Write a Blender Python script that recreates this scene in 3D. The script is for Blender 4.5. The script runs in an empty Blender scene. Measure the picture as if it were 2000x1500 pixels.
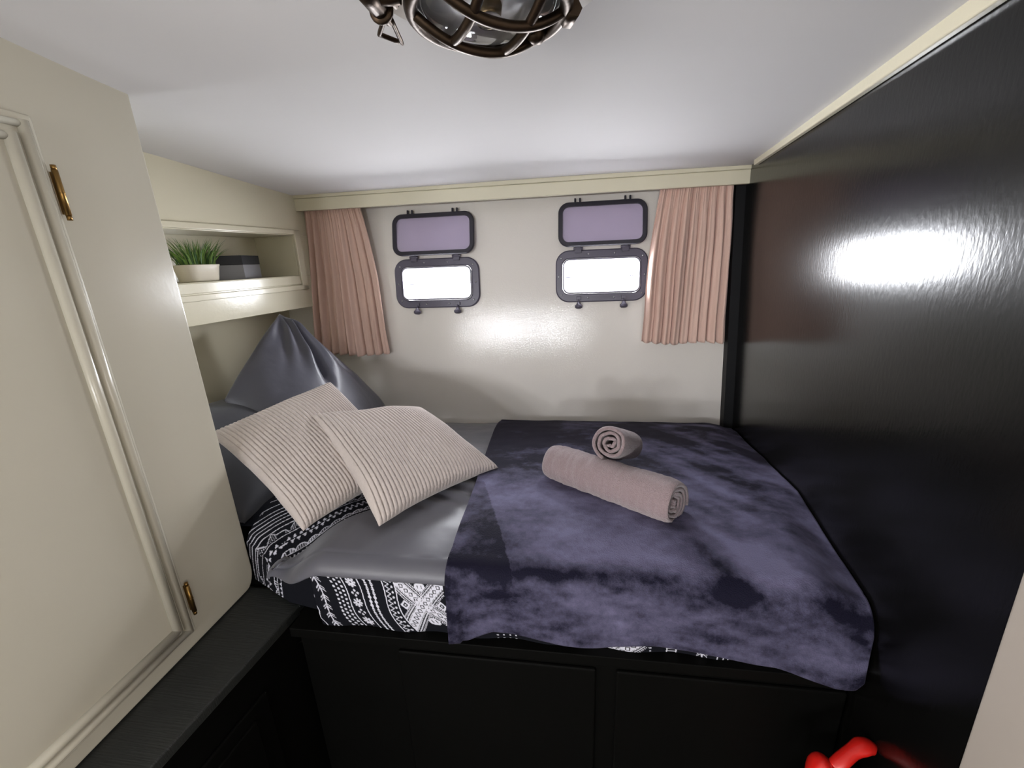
import bpy, bmesh, math, random
from mathutils import Vector, Matrix, noise
sc = bpy.context.scene
C = sc.collection
PI = math.pi
FZ = 1.4                      # height of the lens above the cabin floor

# ------------------------------------------------------------------ camera
cam_d = bpy.data.cameras.new('camera'); cam = bpy.data.objects.new('camera', cam_d); C.objects.link(cam)
cam_d.sensor_width = 36; cam_d.lens = 820 * 36 / 2000; cam_d.clip_start = .02
def nrm(v): v = Vector(v); v.normalize(); return v
down = nrm((112, 2740, 820)); up = -down
hy = lambda x: (-(down.x * (x - 1000) + down.z * 820) / down.y) + 750
xl = -nrm((-4784 - 1000, hy(-4784) - 750, 820))
yl = up.cross(xl)
# rows: world axes in image coordinates (x right, y down, z forward)
R = Matrix((xl, yl, up))
cx = R @ Vector((1, 0, 0)); cy = R @ Vector((0, -1, 0)); cz = R @ Vector((0, 0, -1))
cam.matrix_world = Matrix(((cx.x, cy.x, cz.x, 0), (cx.y, cy.y, cz.y, -1.75), (cx.z, cy.z, cz.z, FZ), (0, 0, 0, 1)))
sc.camera = cam

# ------------------------------------------------------------------ world, lights, exposure
w = bpy.data.worlds.new('overcast_sky'); sc.world = w; w.use_nodes = True
w.node_tree.nodes['Background'].inputs[0].default_value = (.93, .96, 1, 1)
w.node_tree.nodes['Background'].inputs[1].default_value = 6
def area(name, loc, direction, sx, sy, power, col=(1, 1, 1), spread=PI):
    l = bpy.data.lights.new(name, 'AREA'); l.shape = 'RECTANGLE'; l.size = sx; l.size_y = sy
    l.energy = power; l.color = col; l.spread = spread
    o = bpy.data.objects.new(name, l); C.objects.link(o)
    o.location = (loc[0], loc[1], loc[2] + FZ)
    o.rotation_euler = Vector(direction).to_track_quat('-Z', 'Y').to_euler()
    return o
DAY = (.93, .95, 1)
area('daylight_hull_window', (-.5535, .066, -.080), (0, -1, -.35), .31, .15, 7.4, DAY)
area('daylight_hull_window', (.1145, .066, -.072), (0, -1, -.35), .31, .15, 7.4, DAY)
for xx in (-1.14, -.70, -.16):
    area('daylight_far_window', (xx, -3.92, -.10), (0, 1, 0), .22, .14, 11, DAY)
area('added_side_fill', (1.66, -2.75, -.05), (-1, .25, 0), 1.3, .55, 19, (1, .86, .74))  # unseen side lights, added to fill the bunk area
area('added_side_fill', (-1.66, -2.75, -.05), (1, .25, 0), 1.3, .55, 12, (1, .86, .74))  # second added fill light, opposite side
sc.view_settings.view_transform = 'Standard'; sc.view_settings.look = 'None'
sc.view_settings.gamma = 1; sc.view_settings.use_curve_mapping = False
sc.view_settings.exposure = 0.62

# ------------------------------------------------------------------ materials
def new_mat(name):
    m = bpy.data.materials.new(name); m.use_nodes = True
    return m, m.node_tree, m.node_tree.nodes['Principled BSDF']
def N(nt, t, **kw):
    n = nt.nodes.new(t)
    for k, v in kw.items():
        if k in n.inputs: n.inputs[k].default_value = v
        else: setattr(n, k, v)
    return n
def mat(name, col, rough=.5, metal=0, bump=None, vary=None, sheen=0, coat=0, spec=.5, stretch=(1, 1, 1), rvary=None):
    m, nt, b = new_mat(name)
    b.inputs['Base Color'].default_value = (*col, 1); b.inputs['Roughness'].default_value = rough
    b.inputs['Metallic'].default_value = metal; b.inputs['Specular IOR Level'].default_value = spec
    b.inputs['Sheen Weight'].default_value = sheen; b.inputs['Coat Weight'].default_value = coat
    b.inputs['Sheen Roughness'].default_value = .4
    tc = N(nt, 'ShaderNodeTexCoord'); mp = N(nt, 'ShaderNodeMapping'); mp.inputs['Scale'].default_value = stretch
    nt.links.new(tc.outputs['Object'], mp.inputs['Vector'])
    last = None
    for sc_, st, dist in (bump or []):
        n = N(nt, 'ShaderNodeTexNoise', Scale=sc_, Detail=3); nt.links.new(mp.outputs[0], n.inputs['Vector'])
        bp = N(nt, 'ShaderNodeBump', Strength=st, Distance=dist); nt.links.new(n.outputs['Fac'], bp.inputs['Height'])
        if last: nt.links.new(last.outputs[0], bp.inputs['Normal'])
        last = bp
    if last: nt.links.new(last.outputs[0], b.inputs['Normal'])
    if vary:
        sc_, amt = vary
        n = N(nt, 'ShaderNodeTexNoise', Scale=sc_, Detail=4); nt.links.new(mp.outputs[0], n.inputs['Vector'])
        mx = N(nt, 'ShaderNodeMix', data_type='RGBA'); nt.links.new(n.outputs['Fac'], mx.inputs[0])
        mx.inputs[6].default_value = (*[c * (1 - amt) for c in col], 1); mx.inputs[7].default_value = (*[min(1, c * (1 + amt)) for c in col], 1)
        nt.links.new(mx.outputs[2], b.inputs['Base Color'])
    if rvary:
        n = N(nt, 'ShaderNodeTexNoise', Scale=rvary[0], Detail=3); nt.links.new(mp.outputs[0], n.inputs['Vector'])
        mr = N(nt, 'ShaderNodeMapRange'); mr.inputs[3].default_value = rvary[1]; mr.inputs[4].default_value = rvary[2]
        nt.links.new(n.outputs['Fac'], mr.inputs[0]); nt.links.new(mr.outputs[0], b.inputs['Roughness'])
    return m
CREAM = (.66, .625, .545)
M = {}
M['hull'] = mat('cream_gloss_hull_paint', (.74, .70, .65), .09, spec=.34, bump=[(260, .16, .002), (45, .04, .003)], stretch=(1, 1, .8))
M['cream'] = mat('cream_gloss_paint', (.69, .65, .50), .2, spec=.35, bump=[(120, .10, .002), (9, .12, .004)])
M['creamdoor'] = mat('cream_satin_door_paint', (.49, .465, .385), .2, spec=.3, bump=[(130, .05, .002), (7, .10, .004)])
M['ceil'] = mat('white_ceiling_paint', (.70, .69, .69), .8, spec=.2, bump=[(14, .10, .004)], vary=(3, .025), stretch=(.35, 1.6, 1))
M['white'] = mat('white_gloss_trim_paint', (.34, .30, .26), .3, bump=[(60, .05, .002)])
M['blackwall'] = mat('black_gloss_wall_paint', (.0032, .0032, .003), .19, bump=[(170, .11, .002)], stretch=(1, 1, .35), spec=.30)
M['blacktrim'] = mat('black_trim_paint', (.003, .003, .004), .6, spec=.2)
M['blackpanel'] = mat('black_gloss_panel_paint', (.0025, .0025, .0022), .55, bump=[(70, .1, .002)], spec=.06)
M['ledge'] = mat('black_satin_grained_ledge_paint', (.017, .019, .018), .5, bump=[(60, .35, .003)], stretch=(.25, 6, 1), vary=(40, .25))
M['floor'] = mat('dark_cabin_floor', (.01, .009, .008), .6)
M['aftfloor'] = mat('wooden_saloon_floor', (.16, .10, .06), .5, vary=(4, .3))
M['brass'] = mat('aged_brass', (.30, .18, .06), .35, 1)
M['bronze'] = mat('dark_bronze', (.075, .052, .036), .42, 1, bump=[(60, .3, .002)], vary=(30, .5))
M['chrome'] = mat('chrome', (.7, .7, .7), .18, 1)
M['alu'] = mat('pitted_reflector_aluminium', (.78, .78, .80), .42, 1, bump=[(40, .3, .003)])
M['portframe'] = mat('dark_grey_porthole_plastic', (.085, .075, .11), .36, bump=[(300, .05, .001)])
M['portlid'] = mat('black_lid_frame_plastic', (.022, .020, .030), .38)
M['gasket'] = mat('white_inner_liner', (.55, .54, .56), .4)
M['screw'] = mat('screw_steel', (.55, .54, .58), .3, 1)
M['curtain'] = mat('dusty_pink_curtain_cloth', (.66, .46, .385), .85, bump=[(500, .15, .001)], vary=(60, .06), sheen=.3, stretch=(4, 4, .4))
M['grey'] = mat('anthracite_satin_cotton', (.085, .086, .112), .42, bump=[(400, .08, .001), (14, .25, .01)], sheen=.25)
M['greydark'] = mat('dark_grey_pillow_cotton', (.045, .047, .058), .6, bump=[(400, .08, .001), (12, .2, .01)], sheen=.2)
M['duvet'] = mat('grey_satin_duvet_cotton', (.092, .092, .112), .45, bump=[(400, .06, .001), (9, .25, .012)], sheen=.25)
M['cord'] = mat('ivory_corduroy', (.55, .485, .455), .9, bump=[(260, .5, .003)], vary=(150, .06), sheen=.3)
M['towel'] = mat('mauve_grey_terry', (.27, .205, .215), .95, bump=[(420, .8, .004), (60, .3, .004)], vary=(180, .16), sheen=.4)
M['pot'] = mat('cream_ceramic', (.72, .67, .56), .35)
M['leaf'] = mat('artificial_grass_green', (.15, .27, .05), .5, vary=(25, .6))
M['leafdark'] = mat('artificial_grass_dark_green', (.05, .13, .035), .5, vary=(25, .4))
M['boxdark'] = mat('black_card', (.02, .022, .028), .55)
M['boxgrey'] = mat('grey_card', (.25, .25, .27), .55)
M['red'] = mat('red_enamel', (.55, .012, .008), .3, coat=.4)
M['blackplastic'] = mat('black_plastic', (.008, .008, .008), .4)
M['filament'] = mat('lamp_cap_brass', (.5, .38, .22), .4, 1)
# glass
def glass(name, col=(1, 1, 1), rough=0.0, ior=1.45):
    m, nt, b = new_mat(name)
    b.inputs['Base Color'].default_value = (*col, 1); b.inputs['Roughness'].default_value = rough
    b.inputs['Transmission Weight'].default_value = 1; b.inputs['IOR'].default_value = ior
    return m
M['glass'] = glass('clear_glass')
# smoked acrylic of the raised porthole lids
m, nt, b = new_mat('smoked_lilac_acrylic')
tr = N(nt, 'ShaderNodeBsdfTransparent'); tr.inputs[0].default_value = (.95, .90, 1, 1)
b.inputs['Base Color'].default_value = (.66, .61, .76, 1); b.inputs['Roughness'].default_value = .25
mx = N(nt, 'ShaderNodeMixShader'); mx.inputs[0].default_value = .35
nt.links.new(tr.outputs[0], mx.inputs[1]); nt.links.new(b.outputs[0], mx.inputs[2])
nt.links.new(mx.outputs[0], nt.nodes['Material Output'].inputs[0]); M['acrylic'] = m
# cloth printed white on black; the print sits in a colour attribute
m, nt, b = new_mat('black_cloth_with_white_print')
at = N(nt, 'ShaderNodeAttribute', attribute_name='print')
mx = N(nt, 'ShaderNodeMix', data_type='RGBA'); nt.links.new(at.outputs['Fac'], mx.inputs[0])
mx.inputs[6].default_value = (.006, .0065, .010, 1); mx.inputs[7].default_value = (.62, .62, .70, 1)
nt.links.new(mx.outputs[2], b.inputs['Base Color']); b.inputs['Roughness'].default_value = .8; b.inputs['Specular IOR Level'].default_value = .12
M['print'] = m
# plush throw: brushed nap patches, with sheen and crease shade painted into the colour
m, nt, b = new_mat('navy_plush_fleece')
at = N(nt, 'ShaderNodeAttribute', attribute_name='nap_shade')
tc = N(nt, 'ShaderNodeTexCoord')
n1 = N(nt, 'ShaderNodeTexNoise', Scale=85, Detail=6, Roughness=.75); nt.links.new(tc.outputs['Object'], n1.inputs['Vector'])
ad = N(nt, 'ShaderNodeMath', operation='MULTIPLY_ADD'); nt.links.new(n1.outputs['Fac'], ad.inputs[0]); ad.inputs[1].default_value = .5
nt.links.new(at.outputs['Fac'], ad.inputs[2])
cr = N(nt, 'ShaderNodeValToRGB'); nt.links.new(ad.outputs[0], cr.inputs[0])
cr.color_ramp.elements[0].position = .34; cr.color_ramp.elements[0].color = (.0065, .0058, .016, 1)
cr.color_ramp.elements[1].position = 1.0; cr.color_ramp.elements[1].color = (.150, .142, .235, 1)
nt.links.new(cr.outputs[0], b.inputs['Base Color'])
b.inputs['Specular IOR Level'].default_value = .12; b.inputs['Roughness'].default_value = .75; b.inputs['Sheen Weight'].default_value = .07; b.inputs['Sheen Roughness'].default_value = .35
b.inputs['Sheen Tint'].default_value = (.75, .68, .9, 1)
n2 = N(nt, 'ShaderNodeTexNoise', Scale=400, Detail=2); nt.links.new(tc.outputs['Object'], n2.inputs['Vector'])
bp = N(nt, 'ShaderNodeBump', Strength=.5, Distance=.003); nt.links.new(n2.outputs['Fac'], bp.inputs['Height'])
nt.links.new(bp.outputs[0], b.inputs['Normal']); M['plush'] = m

# ------------------------------------------------------------------ object helpers
def V(x, y, z): return Vector((x, y, z + FZ))
def obj(name, bm, m, parent=None, smooth=False, origin=None, bevel=0, solid=0, auto=None):
    """link a bmesh given in world coordinates as one object"""
    bmesh.ops.recalc_face_normals(bm, faces=bm.faces) if not solid else None
    me = bpy.data.meshes.new(name); 
    if parent is not None: o0 = Vector(ROOTLOC[parent.name])
    elif origin is not None: o0 = Vector(origin)
    else:
        xs = [v.co.x for v in bm.verts]; ys = [v.co.y for v in bm.verts]; zs = [v.co.z for v in bm.verts]
        o0 = Vector(((min(xs) + max(xs)) / 2, (min(ys) + max(ys)) / 2, min(zs)))
    bmesh.ops.translate(bm, vec=-o0, verts=bm.verts)
    bm.to_mesh(me); bm.free()
    for mm in (m if isinstance(m, (list, tuple)) else [m]): me.materials.append(mm)
    o = bpy.data.objects.new(name, me); C.objects.link(o)
    if parent is not None: o.parent = parent
    else: o.location = o0
    ROOTLOC[o.name] = tuple(o0)
    if smooth:
        for p in me.polygons: p.use_smooth = True
    if auto is not None: me.set_sharp_from_angle(angle=auto)
    if bevel:
        md = o.modifiers.new('bevel', 'BEVEL'); md.width = bevel; md.segments = 3; md.limit_method = 'ANGLE'
    if solid:
        md = o.modifiers.new('solid', 'SOLIDIFY'); md.thickness = solid; md.offset = 0
    return o
ROOTLOC = {}
def thing(name, label, cat, loc, group=None):
    o = bpy.data.objects.new(name, None); C.objects.link(o); o.empty_display_size = .05
    o.location = loc; ROOTLOC[o.name] = tuple(loc); o['label'] = label; o['category'] = cat
    if group: o['group'] = group
    return o
def tag(o, label, cat, group=None):
    o['label'] = label; o['category'] = cat
    if group: o['group'] = group
    return o
def struct(o): o['kind'] = 'structure'; return o
def hexa(bm, P, mi=0):
    vs = [bm.verts.new(p) for p in P]
    for f in ((0, 3, 2, 1), (4, 5, 6, 7), (0, 1, 5, 4), (1, 2, 6, 5), (2, 3, 7, 6), (3, 0, 4, 7)):
        fc = bm.faces.new([vs[i] for i in f]); fc.material_index = mi
def box(bm, x0, x1, y0, y1, z0, z1, F=V, mi=0):
    hexa(bm, [F(x0, y0, z0), F(x1, y0, z0), F(x1, y1, z0), F(x0, y1, z0), F(x0, y0, z1), F(x1, y0, z1), F(x1, y1, z1), F(x0, y1, z1)], mi)
TH = math.radians(6.4425); SD = Vector((math.sin(TH), math.cos(TH), 0)); SN = Vector((math.cos(TH), -math.sin(TH), 0))
def S(a, c, z):            # a along the side walls, c across them
    p = SD * a + SN * c; return V(p.x, p.y, z)
def ya(y, c): return (y + SD.x * c) / SD.y
TK = math.tan(math.radians(6))
UT = Vector((0, math.sin(math.radians(6)), math.cos(math.radians(6)))); NT = Vector((0, -math.cos(math.radians(6)), math.sin(math.radians(6))))
def Hh(x, u, n):           # hull wall: x along, u up the slope, n out into the cabin
    p = Vector((x, 0, 0)) + UT * u + NT * n; return V(p.x, p.y, p.z)
def hullrev(x, n, u): return Hh(x, u, n)
def interp(t, xs, ys):
    if t <= xs[0]: return ys[0]
    for i in range(len(xs) - 1):
        if t <= xs[i + 1]: return ys[i] + (ys[i + 1] - ys[i]) * (t - xs[i]) / (xs[i + 1] - xs[i])
    return ys[-1]
def sm(t): t = max(0, min(1, t)); return t * t * (3 - 2 * t)
def tube(bm, pts, r, seg=8, cap=True, closed=False, mi=0, ry=None):
    """swept tube through points; r number or list"""
    pts = [Vector(p) for p in pts]; n = len(pts); rings = []
    prev = None
    for i, p in enumerate(pts):
        if closed: t = pts[(i + 1) % n] - pts[i - 1]
        else: t = pts[min(i + 1, n - 1)] - pts[max(i - 1, 0)]
        t.normalize()
        if prev is None:
            a = Vector((0, 0, 1)) if abs(t.z) < .9 else Vector((1, 0, 0)); s = t.cross(a).normalized()
        else: s = (prev - t * prev.dot(t)).normalized()
        prev = s; q = t.cross(s)
        rr = r[i] if isinstance(r, (list, tuple)) else r; r2 = rr if ry is None else ry
        rings.append([bm.verts.new(p + s * rr * math.cos(2 * PI * k / seg) + q * r2 * math.sin(2 * PI * k / seg)) for k in range(seg)])
    for i in range(n if closed else n - 1):
        A = rings[i]; B = rings[(i + 1) % n]
        off = 0
        if closed and i == n - 1:
            off = min(range(seg), key=lambda o_: (A[0].co - B[o_].co).length)
        for k in range(seg):
            f = bm.faces.new((A[k], A[(k + 1) % seg], B[(k + 1 + off) % seg], B[(k + off) % seg])); f.material_index = mi; f.smooth = True
    if cap and not closed:
        bm.faces.new(rings[0]).material_index = mi; bm.faces.new(rings[-1]).material_index = mi
def lathe(bm, prof, c, ax=Vector((0, 0, 1)), seg=40, mi=0):
    """prof: list of (r, h) along axis ax from c"""
    ax = ax.normalized(); a = Vector((1, 0, 0)) if abs(ax.x) < .9 else Vector((0, 1, 0)); s = ax.cross(a).normalized(); q = ax.cross(s)
    rings = []
    for r, h in prof:
        if r < 1e-6: rings.append([bm.verts.new(c + ax * h)])
        else: rings.append([bm.verts.new(c + ax * h + (s * math.cos(2 * PI * k / seg) + q * math.sin(2 * PI * k / seg)) * r) for k in range(seg)])
    for A, B in zip(rings, rings[1:]):
        for k in range(seg):
            k2 = (k + 1) % seg
            if len(A) == 1 and len(B) == 1: continue
            if len(A) == 1: f = bm.faces.new((A[0], B[k2], B[k]))
            elif len(B) == 1: f = bm.faces.new((A[k], A[k2], B[0]))
            else: f = bm.faces.new((A[k], A[k2], B[k2], B[k]))
            f.material_index = mi; f.smooth = True
def rrect(w, h, r, n=8):
    pts = []
    for cx_, cy_, a0 in ((w / 2 - r, h / 2 - r, 0), (-w / 2 + r, h / 2 - r, 90), (-w / 2 + r, -h / 2 + r, 180), (w / 2 - r, -h / 2 + r, 270)):
        for k in range(n + 1):
            a = math.radians(a0 + 90 * k / n); pts.append((cx_ + r * math.cos(a), cy_ + r * math.sin(a)))
    return pts
def ringloop(bm, loops, close=True, mi=0):
    """join successive closed loops of points with quads; closes the last on the first"""
    vs = [[bm.verts.new(p) for p in L] for L in loops]
    n = len(vs[0]); m = len(vs)
    for i in range(m if close else m - 1):
        A = vs[i]; B = vs[(i + 1) % m]
        for k in range(n):
            f = bm.faces.new((A[k], A[(k + 1) % n], B[(k + 1) % n], B[k])); f.material_index = mi
    return vs
def grid(bm, fn, nu, nv, mi=0):
    vs = [[bm.verts.new(fn(i / nu, j / nv)) for j in range(nv + 1)] for i in range(nu + 1)]
    for i in range(nu):
        for j in range(nv):
            f = bm.faces.new((vs[i][j], vs[i + 1][j], vs[i + 1][j + 1], vs[i][j + 1])); f.material_index = mi; f.smooth = True
    return vs
def wallc(z): return .6125 - .027 * z
def wallx(y, z): return (wallc(z) + .1122 * y) / .9937

# ------------------------------------------------------------------ setting
# ceiling, cambered and lower towards the hull
XS = [-1.8, -1.15, -.77, 0, .62, 1.8]; YS = [-3.9, -1.5, -1.2, -1.0, -.62, -.4, 0, .1]
ZT = [[.34, .34, .345, .335, .318, .297, .262, .255], [.34, .34, .345, .335, .318, .297, .262, .255],
      [.36, .345, .322, .300, .290, .282, .266, .262], [.36, .32, .312, .305, .295, .285, .270, .266],
      [.30, .270, .268, .268, .268, .268, .270, .268], [.30, .270, .268, .268, .268, .268, .270, .268]]
def ceilz(x, y):
    col = [interp(y, YS, row) for row in ZT]; return interp(x, XS, col)
def ceils(x, y):
    s = 0; n = 0
    for dx in (-.1, -.05, 0, .05, .1):
        for dy in (-.1, -.05, 0, .05, .1): s += ceilz(x + dx, y + dy); n += 1
    return s / n
bm = bmesh.new()
grid(bm, lambda u, v: V(-1.8 + 3.6 * u, -3.9 + 4.0 * v, ceils(-1.8 + 3.6 * u, -3.9 + 4.0 * v)), 72, 80)
grid(bm, lambda u, v: V(-1.8 + 3.6 * u, -3.9 + 4.0 * v, .5), 1, 1)
struct(obj('ceiling', bm, M['ceil'], smooth=True))
bm = bmesh.new(); box(bm, -1.8, 1.8, -3.9, .1, -1.45, -1.4)
struct(obj('floor', bm, M['floor']))
# hull wall with two openings
PX = (-.5535, .1145); PZ = (-.088, -.080)
OW, OH = .30, .145
bm = bmesh.new()
xs = [-1.8, PX[0] - OW / 2, PX[0] + OW / 2, PX[1] - OW / 2, PX[1] + OW / 2, 1.0]
def hb(x0, x1, u0, u1): box(bm, x0, x1, -.05, 0, u0, u1, hullrev)
for i in (0, 2, 4): hb(xs[i], xs[i + 1], -1.5, .5)
for i, pz in ((1, PZ[0]), (3, PZ[1])):
    hb(xs[i], xs[i + 1], -1.5, pz - OH / 2); hb(xs[i], xs[i + 1], pz + OH / 2, .5)
struct(obj('wall_hull', bm, M['hull']))
# right wall: glossy black, leaning a little, then the white part nearer the lens
def RW(a, c, z):  # c measured from the leaning wall plane
    return S(a, c + wallc(z), z)
aE = ya(-1.31, .62)
bm = bmesh.new(); box(bm, aE, .15, 0, .05, -1.45, .4, lambda a, c, z: RW(a, c, z))
struct(obj('wall_right', bm, M['blackwall']))
bm = bmesh.new(); box(bm, ya(-2.0, .6), aE, -.002, .06, -1.45, .4, lambda a, c, z: RW(a, c, z))
struct(obj('trim_1', bm, M['white'], bevel=.004))
# black corner strip between hull and right wall
bm = bmesh.new(); box(bm, -.06, .03, -.032, 0, -1.4, .235, lambda a, c, z: S(a + z * TK * 1.02 + .065, c + wallc(z), z))
struct(obj('trim_2', bm, M['blacktrim']))
# cream cove where the ceiling meets the black wall
bm = bmesh.new()
box(bm, aE - .6, -.10, -.014, .0, .255, .285, lambda a, c, z: RW(a, c, z))
struct(obj('trim_3', bm, M['cream'], bevel=.003))
# pelmet board over the curtains
bm = bmesh.new()
box(bm, -1.098, .604, -.085, -.062, .213, .258)
box(bm, -1.098, .604, -.090, -.062, .258, .275)
struct(obj('trim_4', bm, M['cream'], bevel=.003))
# left wall over the bunk head: box with an open niche
CL = -1.07; CB = -1.25
aN0 = -1.05; aN1 = ya(-.131, CL); zN0 = -.033; zN1 = .120
bm = bmesh.new()
box(bm, -1.05, .10, CB - .02, CL, zN1, .45, S)
box(bm, -1.05, .10, CB - .02, CL, -.161, zN0, S)
box(bm, aN1, .10, CB - .02, CL, zN0, zN1, S)
box(bm, -1.05, aN1, CB - .02, CB, zN0, zN1, S)
struct(obj('wall_left', bm, M['cream'], bevel=.0015))
# moulding round the niche
bm = bmesh.new()
aO = ya(-.095, CL)
box(bm, -1.0, aO, CL, CL + .010, zN1 + .003, .141, S)
box(bm, aN1 + .003, aO, CL, CL + .010, -.089, .141, S)
box(bm, -1.0, aO, CL, CL + .010, -.089, -.070, S)
box(bm, -1.0, aN1 + .003, CL, CL + .004, -.066, zN0 - .002, S)
struct(obj('trim_5', bm, M['cream'], bevel=.003))
# head wall below the shelf
bm = bmesh.new(); box(bm, -1.1, .06, -1.29, -1.235, -1.45, -.10, S)
struct(obj('wall_head', bm, M['cream']))
# aft cabin shell behind the lens
bm = bmesh.new()
FX = (-1.14, -.70, -.16)
xs = [-1.8]
for x in FX: xs += [x - .14, x + .14]
xs += [1.8]
for i in range(len(xs) - 1):
    if i % 2 == 0: box(bm, xs[i], xs[i + 1], -3.86, -3.8, -1.45, .5)
    else:
        box(bm, xs[i], xs[i + 1], -3.86, -3.8, -1.45, -.165); box(bm, xs[i], xs[i + 1], -3.86, -3.8, -.035, .5)
struct(obj('wall_far', bm, M['creamdoor']))
for sgn, nm in ((1, 'wall_aft_right'), (-1, 'wall_aft_left')):
    bm = bmesh.new()
    x0, x1 = sorted((sgn * 1.6, sgn * 1.64))
    box(bm, x0, x1, -3.86, -3.4, -1.45, .5); box(bm, x0, x1, -2.1, -1.9, -1.45, .5)
    box(bm, x0, x1, -3.4, -2.1, -1.45, -.33); box(bm, x0, x1, -3.4, -2.1, .23, .5)  # openings added to let the side fill lights in
    struct(obj(nm, bm, M['creamdoor']))
bm = bmesh.new(); box(bm, .42, 1.64, -2.06, -2.0, -1.45, .5); struct(obj('wall_bulkhead_right', bm, M['creamdoor']))
bm = bmesh.new(); box(bm, -1.64, -1.30, -1.62, -1.56, -1.45, .5); struct(obj('wall_bulkhead_left', bm, M['creamdoor']))

# ------------------------------------------------------------------ portholes
def porthole(cx_, cu, name, label, fw):
    fh = .20
    t = thing(name, label, 'porthole', Hh(cx_, cu - fh / 2, 0), 'portholes in the hull wall')
    P = lambda x, u, n: Hh(cx_ + x, cu + u, n)
    # flange
    bm = bmesh.new()
    outer = rrect(fw, fh, .052); inner = rrect(.300, .136, .026); ob = rrect(fw - .008, fh - .008, .049)
    ib = rrect(.306, .142, .028)
    ringloop(bm, [[P(x, u, 0) for x, u in outer], [P(x, u, .010) for x, u in outer], [P(x, u, .014) for x, u in ob],
                  [P(x, u, .014) for x, u in ib], [P(x, u, .011) for x, u in inner], [P(x, u, 0) for x, u in inner]])
    obj('flange', bm, M['portframe'], t, smooth=True, auto=.6)
    # tube through the hull
    bm = bmesh.new(); a = rrect(.298, .134, .025); b_ = rrect(.286, .122, .022)
    ringloop(bm, [[P(x, u, .017) for x, u in a], [P(x, u, -.055) for x, u in a], [P(x, u, -.055) for x, u in b_], [P(x, u, .017) for x, u in b_]])
    sp = obj('spigot', bm, M['gasket'], t, smooth=True, auto=.6)
    bm = bmesh.new(); a = rrect(.292, .128, .0235); tube(bm, [P(x, u, .018) for x, u in a], .0022, 6, closed=True)
    obj('gasket', bm, M['portframe'], t)
    for s in (-1, 1):                                    # small keeper tabs at the sides of the opening
        bm = bmesh.new(); box(bm, s * .128 - .014, s * .128 + .014, -.03, -.024, -.002, .002, lambda x, n, u: P(x, u, n))
        obj('keeper_tab', bm, M['portframe'], t)
    for x, u in ((-.155, .07), (.155, .07), (-.155, -.07), (.155, -.07), (-.165, 0), (.165, 0), (-.05, .084), (.05, .084), (-.05, -.084), (.05, -.084)):
        bm = bmesh.new(); lathe(bm, [(0, .0165), (.003, .016), (.0042, .0135)], P(x, u, 0), NT, 10)
        obj('screw', bm, M['screw'], t)
    # raised lid
    lh = .165; lw = fw - .022
    Lx = lambda x, u, n: Hh(cx_ + x, cu + .1095 + lh / 2 + u, n + .022 - .02 * (u / lh))
    bm = bmesh.new(); o1 = rrect(lw, lh, .04); o2 = rrect(lw - .006, lh - .006, .038); i1 = rrect(lw - .034, lh - .034, .024)
    ringloop(bm, [[Lx(x, u, 0) for x, u in o1], [Lx(x, u, .010) for x, u in o1], [Lx(x, u, .014) for x, u in o2], [Lx(x, u, .014) for x, u in i1], [Lx(x, u, 0) for x, u in i1]])
    ld = obj('lid_frame', bm, M['portlid'], t, smooth=True, auto=.6)
    bm = bmesh.new(); i1 = rrect(lw - .033, lh - .033, .024)
    vs = [bm.verts.new(Lx(x, u, .006)) for x, u in i1]; vs2 = [bm.verts.new(Lx(x, u, .001)) for x, u in i1]
    bm.faces.new(vs); bm.faces.new(vs2[::-1])
    for k in range(len(vs)): bm.faces.new((vs[k], vs2[k], vs2[(k + 1) % len(vs)], vs[(k + 1) % len(vs)]))
    obj('lid_pane', bm, M['acrylic'], t)['label'] = 'smoked lilac acrylic pane'
    for s in (-1, 1):
        bm = bmesh.new()
        for q in (-.009, .009):                          # forked lug at the lid's free edge
            box(bm, s * .093 + q - .0035, s * .093 + q + .0035, .002, .014, lh / 2 - .004, lh / 2 + .014, lambda x, n, u: Lx(x, u, n))
        obj('lid_lug', bm, M['portlid'], t, bevel=.0015)
        bm = bmesh.new()
        box(bm, s * .09 - .013, s * .09 + .013, .010, .022, .088, .104, lambda x, n, u: P(x, u, n))
        tube(bm, [P(s * .09 - .018, .105, .018), P(s * .09 + .018, .105, .018)], .0055, 10)
        box(bm, s * .09 - .010, s * .09 + .010, .012, .024, .104, .122, lambda x, n, u: P(x, u, n))
        obj('hinge', bm, M['portframe'], t, bevel=.0015)
        bm = bmesh.new()                                  # swing bolt with knob
        b0 = P(s * .087, -.084, .018); ax = (-UT * .98 + NT * .25).normalized()
        tube(bm, [b0, b0 + ax * .03], .0032, 8)
        k0 = b0 + ax * .018
        lathe(bm, [(0, 0), (.007, .0), (.008, .006), (.0115, .010), (.015, .012), (.015, .020), (.010, .024), (0, .024)], k0, ax, 14)
        obj('swing_bolt', bm, M['portframe'], t, bevel=0)
        bm = bmesh.new(); box(bm, s * .087 - .009, s * .087 + .009, .011, .022, -.092, -.078, lambda x, n, u: P(x, u, n))
        obj('bolt_bracket', bm, M['portframe'], t, bevel=.0015)
    return t
porthole(PX[0], PZ[0], 'porthole', 'dark-framed open porthole beside the left curtain, lilac lid folded up above it', .362)
porthole(PX[1], PZ[1], 'porthole', 'dark-framed open porthole beside the right curtain, lilac lid folded up above it', .354)

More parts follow.
